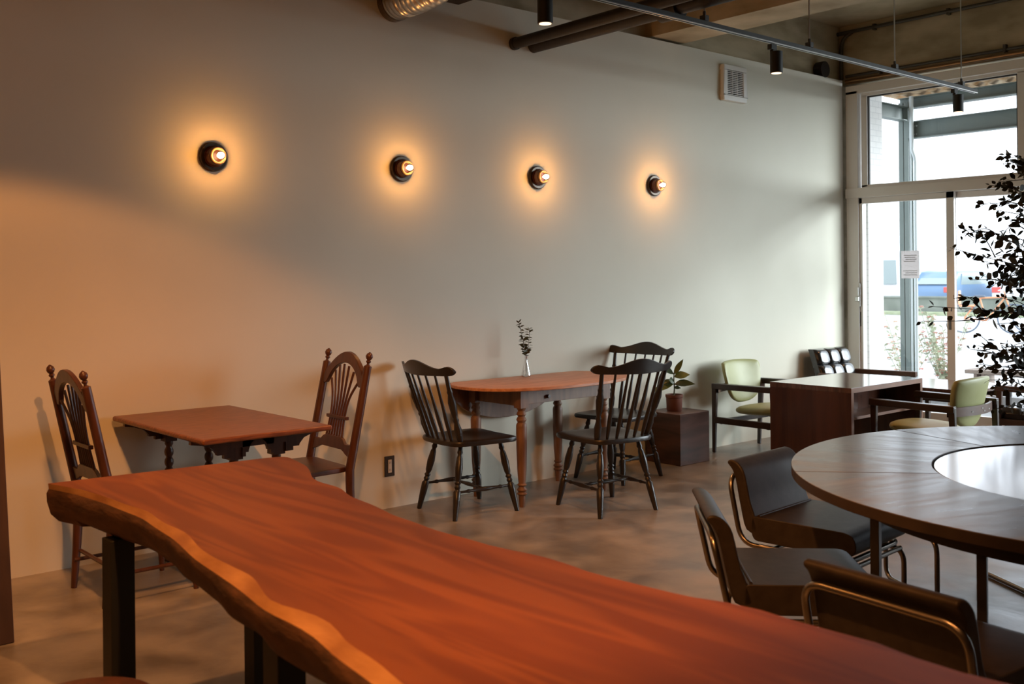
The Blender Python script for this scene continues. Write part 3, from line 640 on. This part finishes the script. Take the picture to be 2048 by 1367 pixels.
# ------------------------------------------------------------ windsor chairs
LEG = [(0, .011), (.08, .012), (.12, .016), (.15, .011), (.19, .016), (.32, .021), (.45, .017), (.49, .012), (.515, .018), (.54, .012), (.57, .017), (.60, .012), (.63, .020), (.75, .019), (1, .0125)]
def windsor(label, loc, rz):
    t = thing('windsor_chair', label, 'chair', loc, rz, 'black windsor chairs around the oval table'); m = M['black']
    t.scale = (1.1, 1.1, 1.0)
    out = [(-.17, -.19), (0, -.215), (.17, -.19), (.205, -.08), (.215, .06), (.21, .17), (.16, .20), (0, .195), (-.16, .20), (-.21, .17), (-.215, .06), (-.205, -.08)]
    o2 = [(p.x, p.y) for p in spline([(a, b, 0) for a, b in out], 4, True)]
    def top(x, y, z):
        d = .012 * max(0, 1 - (x / .17) ** 2 - ((y + .02) / .16) ** 2) if z > 0 else 0
        return (x, y, .435 + z - d)
    MB().pillow(o2, .036, top, 8, 7).build('seat', m, t, smooth=50)
    for sx in (-1, 1):
        for sy, ft in ((1, .195), (-1, -.205)):
            MB().turn((sx * .125, sy * .125, .43), (sx * .188, ft, 0), LEG).build('leg', m, t)
        MB().turn((sx * .165, .165, .155), (sx * .165, -.17, .155), [(0, .007), (.15, .008), (.2, .012), (.24, .008), (.4, .012), (.5, .0145), (.6, .012), (.76, .008), (.8, .012), (.85, .008), (1, .007)], 10).build('stretcher', m, t)
    MB().turn((-.165, 0, .155), (.165, 0, .155), [(0, .007), (.15, .008), (.2, .012), (.24, .008), (.4, .011), (.5, .013), (.6, .011), (.76, .008), (.8, .012), (.85, .008), (1, .007)], 10).build('stretcher', m, t)
    cw = .266
    def cp(u): return V((u * cw, -.315 + .075 * u * u, 0))
    prof = lambda a: (.905 - .028 * sin(pi * min(1, (a / .8)) ) * 0 + .022 * cos(pi * min(a / .72, 1)) + (.020 * sin(pi / 2 * (a - .72) / .28) if a > .72 else 0))
    vs = []; us = [-1, -.985, -.95, -.9] + [-.84 + i * .07 for i in range(25)] + [.9, .95, .985, 1]; us = sorted(set(round(u, 3) for u in us)); K = len(us)
    for u in us:
        a = abs(u); tp = prof(a); bt = .835 + .008 * a
        if a > .84: q = sqrt(max(0, 1 - ((a - .84) / .16) ** 2)); mid = (tp + bt) / 2; hh = (tp - bt) / 2 * max(q, .12); tp, bt = mid + hh, mid - hh
        c = cp(u)
        for z, dy in ((bt, -.010), (bt, .012), (tp, .004), (tp, -.012)): vs.append((c.x, c.y + dy - (z - .84) * .22, z))
    fs = [(0, 1, 2, 3), tuple(4 * (K - 1) + j for j in (3, 2, 1, 0))]
    for i in range(K - 1):
        for j in range(4): fs.append((4 * i + j, 4 * i + (j + 1) % 4, 4 * i + 4 + (j + 1) % 4, 4 * i + 4 + j))
    MB().add(vs, fs).build('crest_rail', m, t, bevel=.005, seg=2)
    for sx in (-1, 1):
        c = cp(.80 * sx); MB().turn((sx * .165, -.15, .44), (c.x, c.y, .85), [(0, .012), (.08, .018), (.2, .021), (.3, .013), (.34, .017), (.37, .012), (.44, .018), (.6, .022), (.72, .013), (.75, .016), (.78, .012), (1, .011)], 12).build('back_post', m, t)
    for k in range(5):
        u = (k - 2) * .27; c = cp(u); MB().turn((u * .215, -.185 + .02 * abs(u), .44), (c.x, c.y, .845), [(0, .0075), (.15, .011), (.3, .0125), (.5, .009), (1, .0065)], 10).build('spindle', m, t)
    return t
wa = windsor('black windsor chair at the left end of the oval table, nearest the wall socket', (3.855, 4.84, 0), R(-90 - 6))
dup(wa, (4.50, 4.31, 0), R(-10), 'black windsor chair nearest the camera at the front of the oval table')
dup(wa, (5.24, 4.90, 0), R(90 + 6), 'black windsor chair at the right end of the oval table, beside the wooden cube')
# ------------------------------------------------------------ oval table
t = thing('oval_table', 'oval drop leaf pine table with turned legs against the long wall', 'table', (4.49, 4.86, 0))
ol = [(x * .655, y * .40) for x, y in super2(1, 1, 2.35, 72)]; ol = [(x, min(y, .265)) for x, y in ol]
MB().prism(ol, .722, .742).build('tabletop', M['pine'], t, bevel=.004)
b = MB(); hl = [(.50 * cos(a), .26 * sin(a)) for a in [pi + pi * i / 24 for i in range(25)]]
b.prism(hl, .282, .300, lambda x, z, y: (x - .05, y, .735 + z)); b.build('hanging_leaf', M['pineleg'], t, bevel=.003)
PL = [(0, .032), (.015, .026), (.03, .021), (.05, .027), (.065, .030), (.085, .021), (.105, .029), (.12, .032), (.145, .024), (.165, .032), (.19, .034), (.4, .033), (.62, .029), (.76, .022), (.775, .030), (.79, .022), (.80, .022), (.825, .033), (.845, .024), (.865, .033), (.885, .022), (.91, .022), (1, .018)]
for x, y in ((-.355, -.195), (-.365, .235), (.36, .235), (.36, -.20)):
    MB().box((x - .032, y - .032, .605), (x + .032, y + .032, .722)).turn((x, y, .605), (x, y, 0), PL, 18).build('leg', M['pineleg'], t)
for a, b_ in (((-.33, -.21), (.33, -.19)), ((-.33, .24), (.33, .26))): box((a[0], a[1], .625), (b_[0], b_[1], .722)).build('apron', M['pineleg'], t, bevel=.002)
for x in (-.37, .35): box((x, -.17, .615), (x + .02, .21, .722)).build('end_apron', M['pineleg'], t, bevel=.002)
MB().tube([(-.15, -.21, .66), (-.15, -.23, .66)], .012, 12).build('drawer_knob', M['turned'], t)
# vase with twig
t = thing('glass_vase', 'small clear flask vase with water on the oval table', 'vase', (4.53, 5.06, .742))
MB().grid(lambda u, v: (lambda r, z: (r * cos(2 * pi * u), r * sin(2 * pi * u), z))(*[(0.001, .001), (.030, .001), (.032, .006), (.031, .014), (.024, .045), (.014, .085), (.010, .105), (.010, .128), (.013, .134)][round(v * 8)]), 24, 9, True).build('flask', M['clear'], t, smooth=80)
MB().grid(lambda u, v: (lambda r, z: (r * cos(2 * pi * u), r * sin(2 * pi * u), z))(*[(0.001, .003), (.029, .003), (.029, .014), (.0235, .042), (.001, .042)][round(v * 4)]), 20, 5, True).build('water', M['clear'], t, smooth=50)
t = thing('leafy_twig', 'leafy green sprigs standing in the small glass vase', 'twig', (4.53, 5.06, .75))
st = MB(); lf = MB()
RX = V((.754, -.657, 0))  # sprigs spread along this direction
for pts in ([(.0, 0), (.004, .12), (-.014, .22), (-.045, .35)], [(.0, 0), (.0, .12), (.018, .20), (.026, .31)], [(.0, 0), (.003, .11), (-.01, .17), (-.02, .26)]):
    p3 = spline([RX * a + V((0, 0, z)) for a, z in pts], 7); st.tube(p3, .0013, 5)
    for i, p in enumerate(p3[9:]):
        for sg in (-1, 1):
            d = RX * sg * random.uniform(.6, 1) + V((random.uniform(-.5, .5), random.uniform(-.5, .5), random.uniform(-.1, .8))); leaf(lf, p, d, random.uniform(.02, .042), random.uniform(.010, .017), .15)
st.build('stems', M['twig'], t); lf.build('leaves', M['twigleaf'], t)
# wooden cube and potted plant
t = thing('wooden_cube', 'dark walnut cube block on the floor carrying the potted plant', 'cube', (6.03, 5.015, 0), R(0))
b = MB(); b.box((-.172, -.165, 0), (.172, .165, .38)); b.build('block', M['walnut'], t, bevel=.004)
t['kind'] = 'thing' if False else t.get('kind', ''); del t['kind']
t = thing('potted_rubber_plant', 'small rubber plant with broad leaves in a terracotta pot on the wooden cube', 'potted plant', (6.01, 5.03, .38))
MB().grid(lambda u, v: (lambda r, z: (r * cos(2 * pi * u), r * sin(2 * pi * u), z))(*[(0.001, 0), (.054, 0), (.058, .01), (.062, .10), (.066, .104), (.067, .124), (.061, .124), (.058, .105), (.001, .105)][round(v * 8)]), 32, 9, True).build('pot', M['terracotta'], t, smooth=35)
MB().tube([(0, 0, .104), (0, 0, .112)], .058, 24).build('soil', M['soil'], t)
stem = spline([(-.004, 0, .11), (.004, 0, .17), (-.002, 0, .23), (.002, 0, .29)], 6); MB().tube(stem, [.006 - .0001 * i for i in range(len(stem))], 8).build('stem', M['twigleaf'], t)
FW = V((-.657, -.754, 0))
lv = [(.275, -1, .75, .16, .045, 'd'), (.275, .55, .95, .13, .035, 'y'), (.255, .9, .35, .12, .055, 'y'), (.215, -.9, .1, .105, .045, 'd'), (.205, -.75, -.1, .17, .05, 'y'), (.20, .9, .25, .155, .05, 'd'), (.175, .8, .15, .05, .025, 'd'), (.22, -.3, .2, .07, .05, 'd')]
for z, a, up, L_, W_2, k in lv:
    b = MB(); leaf(b, (0, 0, z), RX * a + V((0, 0, up)) + FW * random.uniform(-.1, .35), L_ * 1.08, W_2 * 1.4, .22 if up < .5 else .03, nrm=FW * .8 + V((0, 0, .6)))
    b.build('leaf', M['leafdark'] if k == 'd' else M['leafyel'], t, smooth=80)

# ------------------------------------------------------------ easy chairs
def easy_frame(t, m, W=.31, D0=-.28, D1=.26, za=.55):
    for sx in (-1, 1):
        MB().bar((sx * W, D0, za - .01), (sx * (W - .01), D0 - .02, 0), .034, .044, .024, .028, up=(0, 1, 0)).build('rear_leg', m, t, bevel=.006)
        MB().bar((sx * W, D1, za - .01), (sx * (W - .01), D1 + .01, 0), .034, .044, .024, .026, up=(0, 1, 0)).build('front_leg', m, t, bevel=.006)
        ar = MB(); ar.prism([(-.022, D0 - .02), (.022, D0 - .02), (.034, D0 + .15), (.034, D1 - .02), (.022, D1 + .03), (-.022, D1 + .03), (-.028, D0 + .15)], za - .045, za, lambda x, y, z: (sx * W + sx * x, y, z + .012 * (y - D0))); ar.build('armrest', m, t, bevel=.006)
        box((sx * W - .014, D0, .235), (sx * W + .014, D1, .285)).build('side_rail', m, t, bevel=.004)
    box((-W, D1 - .06, .23), (W, D1 - .035, .27)).build('front_rail', m, t, bevel=.003)
    box((-W, D0 + .04, .23), (W, D0 + .065, .27)).build('rear_rail', m, t, bevel=.003)
def green_chair(label, loc, rz):
    t = thing('green_armchair', label, 'armchair', loc, rz, 'green armchairs at the rosewood desk'); easy_frame(t, M['armwood'])
    MB().pillow([(x * .245, y * .25) for x, y in super2(1, 1, 2.6, 40)], .085, lambda x, y, z: (x, y + .02, .345 + z + .06 * y)).build('seat_cushion', M['green'], t, smooth=70)
    o = [(-.235, .30), (-.20, .325), (0, .335), (.20, .325), (.235, .30), (.235, .24), (.215, .14), (.17, .05), (.09, .005), (0, -.005), (-.09, .005), (-.17, .05), (-.215, .14), (-.235, .24)]
    o = [(p.x, p.y) for p in spline([(a, b, 0) for a, b in o], 4, True)]
    MB().pillow(o, .055, lambda x, y, z: (x, -.265 + z + .9 * x * x - .22 * (y - .1), .385 + y), 7, 4).build('backrest', M['green'], t, smooth=70)
    b = MB(); b.grid(lambda u, v: [(lambda x: (x, -.335 + .75 * x * x, .475))((-.31 + .62 * u)), (lambda x: (x, -.335 + .75 * x * x, .535))((-.31 + .62 * u)), (lambda x: (x, -.318 + .75 * x * x, .535))((-.31 + .62 * u)), (lambda x: (x, -.318 + .75 * x * x, .475))((-.31 + .62 * u)), (lambda x: (x, -.335 + .75 * x * x, .475))((-.31 + .62 * u))][round(v * 4)], 21, 5)
    bb = b.build('back_band', M['brownwood'], t)
    for x, z in ((-.12, .5), (.12, .5), (.0, .515), (.03, .495)): MB().tube([(x, -.338 + .75 * x * x, z), (x, -.33 + .75 * x * x, z)], .005, 8).build('screw', M['railedge'], bb)
    return t
ga = green_chair('olive green armchair with its back to the long wall, left of the desk', (6.83, 4.76, 0), R(180))
dup(ga, (6.73, 3.36, 0), 0, 'olive green armchair seen from behind, in front of the desk near the round table')
def tuft(b, W, H, T, nx, ny, fn):
    def s_(u, v):
        cx, cy = (u * nx) % 1, (v * ny) % 1; if_ = min(u, 1 - u, v, 1 - v)
        px = min(cx, 1 - cx); py = min(cy, 1 - cy); sx = 0 if u in (0, 1) else 1
        e = (1 - math.exp(-px * 24)) * (1 - math.exp(-py * 24))
        pin = math.exp(-((px * 6) ** 2 + (py * 6) ** 2)) if .02 < u < .98 and .02 < v < .98 else 0
        return T * (.72 + .28 * e) - .03 * pin - (.02 if if_ < .01 else 0)
    nu, nv = nx * 14 + 1, ny * 14 + 1
    b.grid(lambda u, v: fn((u - .5) * W, v * H, s_(u, v)), nu, nv)
    b.grid(lambda u, v: fn((u - .5) * W, v * H, 0), 2, 2)
    e = T * .72 - .02
    for a, c in (((0, 0), (1, 0)), ((1, 0), (1, 1)), ((1, 1), (0, 1)), ((0, 1), (0, 0))):
        b.add([fn((a[0] - .5) * W, a[1] * H, 0), fn((c[0] - .5) * W, c[1] * H, 0), fn((c[0] - .5) * W, c[1] * H, e), fn((a[0] - .5) * W, a[1] * H, e)], [(0, 1, 2, 3)])
    return b
def black_chair(label, loc, rz, frame):
    t = thing('tufted_armchair', label, 'armchair', loc, rz, 'tufted leather armchairs by the window'); easy_frame(t, frame, .30, -.27, .27, .535)
    tuft(MB(), .52, .42, .10, 3, 3, lambda x, y, z: (x, -.30 - .30 * y + z, .335 + y * .95)).build('back_cushion', M['blackleather'], t, smooth=60)
    tuft(MB(), .54, .52, .10, 3, 3, lambda x, y, z: (x, -.22 + y, .27 + z)).build('seat_cushion', M['blackleather'], t, smooth=60)
    return t
bc = black_chair('black tufted leather armchair against the wall corner beside the sliding door', (8.26, 4.72, 0), R(180), M['brownwood'])
dup(bc, (8.27, 3.18, 0), 0, 'brown framed armchair with leather seat at the right edge, behind the leafy branches')
# low table
t = thing('low_side_table', 'low table with glossy top by the window, right of the desk', 'table', (8.12, 3.93, 0))
box((-.36, -.36, .475), (.36, .36, .50)).build('tabletop', M['rosetop'], t, bevel=.003)
box((-.36, -.36, .40), (-.335, .36, .475)).build('side_apron', M['armwood'], t); box((.335, -.36, .40), (.36, .36, .475)).build('side_apron', M['armwood'], t)
for x in (-.34, .34):
    for y in (-.34, .34): box((x - .018, y - .018, 0), (x + .018, y + .018, .475)).build('leg', M['armwood'], t, bevel=.003)
# desk
t = thing('rosewood_desk', 'low rosewood desk with a shelf between the two green armchairs', 'desk', (6.665, 3.97, 0))
DW, DD, DH = .485, .32, .64
box((-DW, -DD, DH - .035), (DW, DD, DH)).build('desktop', [M['rosetop']], t, bevel=.002)
box((-DW, -DD - .002, DH - .034), (DW, -DD + .0, DH - .002)).build('top_edge', M['roseedge'], t, smooth=0, label='lighter brown edge')
for sx in (-1, 1):
    x0, x1 = (-DW, -DW + .03) if sx < 0 else (DW - .03, DW)
    box((x0, -DD, 0), (x1, DD, DH - .035)).build('side_panel', M['rosewood'], t, bevel=.002)
    box((x0, -DD - .002, 0), (x1, -DD, DH - .035)).build('panel_edge', M['roseedge'], t, smooth=0, label='lighter brown edge')
box((-DW + .03, -.05, .36), (DW - .03, -.02, DH - .035)).build('modesty_panel', M['rosewood'], t)
box((-DW + .03, -DD + .055, .41), (DW - .03, -.02, .43)).build('shelf', M['roseedge'], t, bevel=.001)

# ------------------------------------------------------------ round conference table
t = thing('round_table', 'large round grey wooden conference table with a white centre disc', 'table', (3.83, 1.165, 0))
RO, RI = 1.155, .675
for k in range(6):
    a0 = R(12 + 60 * k) + .0015; a1 = R(12 + 60 * (k + 1)) - .0015; K = 20
    arc = [a0 + (a1 - a0) * i / K for i in range(K + 1)]; am = (a0 + a1) / 2
    sg = bpy.data.objects.new('table_segment', None)
    poly = [(RO * cos(a - am), RO * sin(a - am)) for a in arc] + [(RI * cos(a - am), RI * sin(a - am)) for a in reversed(arc)]
    b = MB(); b.prism(poly, .685, .72)
    for p_ in range(len(b.f)): b.mi[p_] = 0 if p_ == 1 else 1
    o = b.build('table_segment', [M['greywood'], M['darkwood']], t, bevel=.003); o.rotation_euler = (0, 0, am)
    bl = MB(); r0, r1 = .92, .945
    bl.prism([(r1 * cos(a), r1 * sin(a)) for a in arc] + [(r0 * cos(a), r0 * sin(a)) for a in reversed(arc)], .60, .685); bl.build('apron', M['darkwood'], t)
for k in range(3):
    for a, r_ in ((141, .93), (164.4, .80)):
        a = R(a + 120 * k); m_ = Matrix.Translation((r_ * cos(a), r_ * sin(a), 0)) @ Matrix.Rotation(R(20), 4, 'Z')
        MB().box((-.026, -.014, 0), (.026, .014, .686), m_).build('leg', M['steel'], t, bevel=.002)
MB().tube([(0, 0, .700), (0, 0, .716)], .668, 96).build('centre_disc', M['whitetop'], t, bevel=.002, label='white laminate disc')
# ------------------------------------------------------------ tube chairs
def tube_chair(label, loc, rz):
    t = thing('tubular_chair', label, 'chair', loc, rz, 'brown leather tubular chairs around the round table'); ch = M['chrome']; W = .237
    # back and seat loop
    b = MB(); pts = []
    for sx in (-1, 1):
        side = [(sx * W, .20, .306), (sx * W, -.255, .306), (sx * W, -.312, .575)]
        pts.append(side)
    loop = pts[0] + list(reversed(pts[1]))
    b.tube(fillet(loop, .07, 7, True), .011, 10, True); b.build('upper_frame_tube', ch, t)
    for sx in (-1, 1):
        b = MB(); x = sx * (W - .0)
        b.tube(fillet([(x, -.20, .276), (x, .215, .276), (x, .215, .012), (x, -.20, .012)], .06, 7, True), .011, 10, True); b.build('leg_frame_tube', ch, t)
    MB().tube([(-W, .20, .276), (W, .20, .276)], .010, 10).build('cross_tube', ch, t)
    MB().tube([(-W, -.17, .276), (W, -.17, .276)], .010, 10).build('cross_tube', ch, t)
    sp = [(-.215, -.02), (-.215, .035), (-.205, .055), (.19, .055), (.222, .045), (.236, .02), (.236, -.01), (.222, -.03), (.18, -.043), (-.20, -.043)]
    b = MB(); b.prism([(p.x, p.y) for p in fillet([(a, z, 0) for a, z in sp], .02, 3, True)], -.225, .225, lambda y, z, x: (x, y, .365 + z)); b.build('seat_cushion', M['leather'], t, bevel=.034, seg=5, smooth=70)
    bp = [(-.175, .36), (-.235, .36), (-.262, .45), (-.285, .56), (-.302, .600), (-.322, .622), (-.315, .636), (-.290, .636), (-.262, .618), (-.240, .58), (-.215, .47)]
    b = MB(); k = len(bp); q = [(p.x, p.y) for p in spline([(a, z, 0) for a, z in bp], 3, True)]
    b.prism(q, -.225, .225, lambda y, z, x: (x, y - .10 * (x * x), z)); b.build('backrest', M['leather'], t, bevel=.010, seg=3, smooth=60)
    MB().tube([(-.21, -.188, .421), (.21, -.188, .421)], .005, 8).build('welt', M['leather'], t)
    return t
tc_ = tube_chair('brown leather tubular chair on the left of the round table, farther from the slab', (3.70, 2.30, 0), R(180 + 4))
dup(tc_, (2.983, 1.968, 0), R(-135), 'brown leather tubular chair facing right, between the slab table and its twin')
dup(tc_, (2.685, 1.30, 0), R(-90 - 6), 'brown leather tubular chair in the lower right corner, seen from behind')
dup(tc_, (4.47, 2.12, 0), R(180 - 32), 'tubular chair behind the round table, only its chrome legs showing under the top')
dup(tc_, (5.0, 1.45, 0), R(105), 'tubular chair at the right edge, its runners showing beneath the round table')

# ------------------------------------------------------------ indoor tree
t = thing('indoor_tree', 'leafy indoor tree reaching in from the right edge in front of the window', 'tree', (5.78, 2.13, 0))
O = V((5.78, 2.13, 0))
MB().grid(lambda u, v: (lambda r, z: (r * cos(2 * pi * u), r * sin(2 * pi * u), z))(*[(0.001, 0), (.13, 0), (.17, .34), (.16, .34), (.15, .31), (.001, .31)][round(v * 5)]), 32, 6, True).build('pot', M['terracotta'], t, smooth=35)
trunk = spline([(0, 0, .3), (.02, .01, .8), (-.02, .02, 1.3), (.0, .0, 1.8), (.02, .0, 1.92)], 8)
MB().tube(trunk, [.018 - .012 * i / len(trunk) for i in range(len(trunk))], 10).build('trunk', M['twig'], t)
tips = [(4.911, 2.47, 1.238), (5.264, 2.494, 1.64), (5.102, 2.45, 1.532), (5.39, 2.438, 1.764), (5.496, 2.371, 1.865), (4.98, 2.293, 1.367), (4.95, 2.245, 1.049), (5.574, 2.529, 0.904), (5.188, 2.255, 0.833), (5.195, 2.223, 1.983), (5.718, 2.576, 1.473), (5.344, 2.345, 1.208), (5.67, 2.446, 1.361), (5.377, 2.316, 1.7), (5.535, 2.351, 1.097), (5.523, 2.361, 0.885), (5.756, 2.397, 1.963)]
br = MB(); fo = MB(); rt = random.Random(11)
def branch(a, tip, nleaf, big):
    a, tip = V(a), V(tip); mid = a.lerp(tip, .5) + V((0, 0, rt.uniform(-.02, .05)))
    pts = spline([a, mid, tip], 8); k = len(pts); br.tube(pts, [.0035 - .0025 * i / k for i in range(k)], 5)
    for i in range(nleaf):
        u = .12 + .88 * i / (nleaf - 1); p = pts[min(k - 1, int(u * (k - 1)))]; d0 = (tip - a).normalized()
        L_ = (.070 if big else .048) * (1.1 - .75 * u) * rt.uniform(.7, 1.3) + .008
        d = d0 * rt.uniform(.0, .7) + V((rt.uniform(-1, 1), rt.uniform(-1, 1), rt.uniform(-1, .8)))
        random.seed(rt.random()); q = p + d.normalized() * .008; br.tube([p, q], .0008, 4); leaf(fo, q, d, L_, L_ * rt.uniform(.55, .85), .1)
for tp in tips:
    tp = V(tp) - O; z0 = max(.5, min(1.85, tp.z + rt.uniform(-.25, .05))); a = (0, 0, z0); branch(a, tp, 24, True)
    for k in range(2):
        u = rt.uniform(.3, .7); p = V(a).lerp(tp, u); branch(p, p + (tp - p) * .8 + V((rt.uniform(-.10, .10), rt.uniform(-.1, .1), rt.uniform(-.12, .12))), 11, False)
for i in range(46):
    z0 = rt.uniform(.7, 1.72); an = rt.uniform(0, 2 * pi); r = rt.uniform(.22, .5); branch((0, 0, z0), (cos(an) * r, sin(an) * r, z0 + rt.uniform(-.1, .3)), 22, True)
br.build('branches', M['twig'], t); fo.build('foliage', M['leaftree'], t, smooth=80)
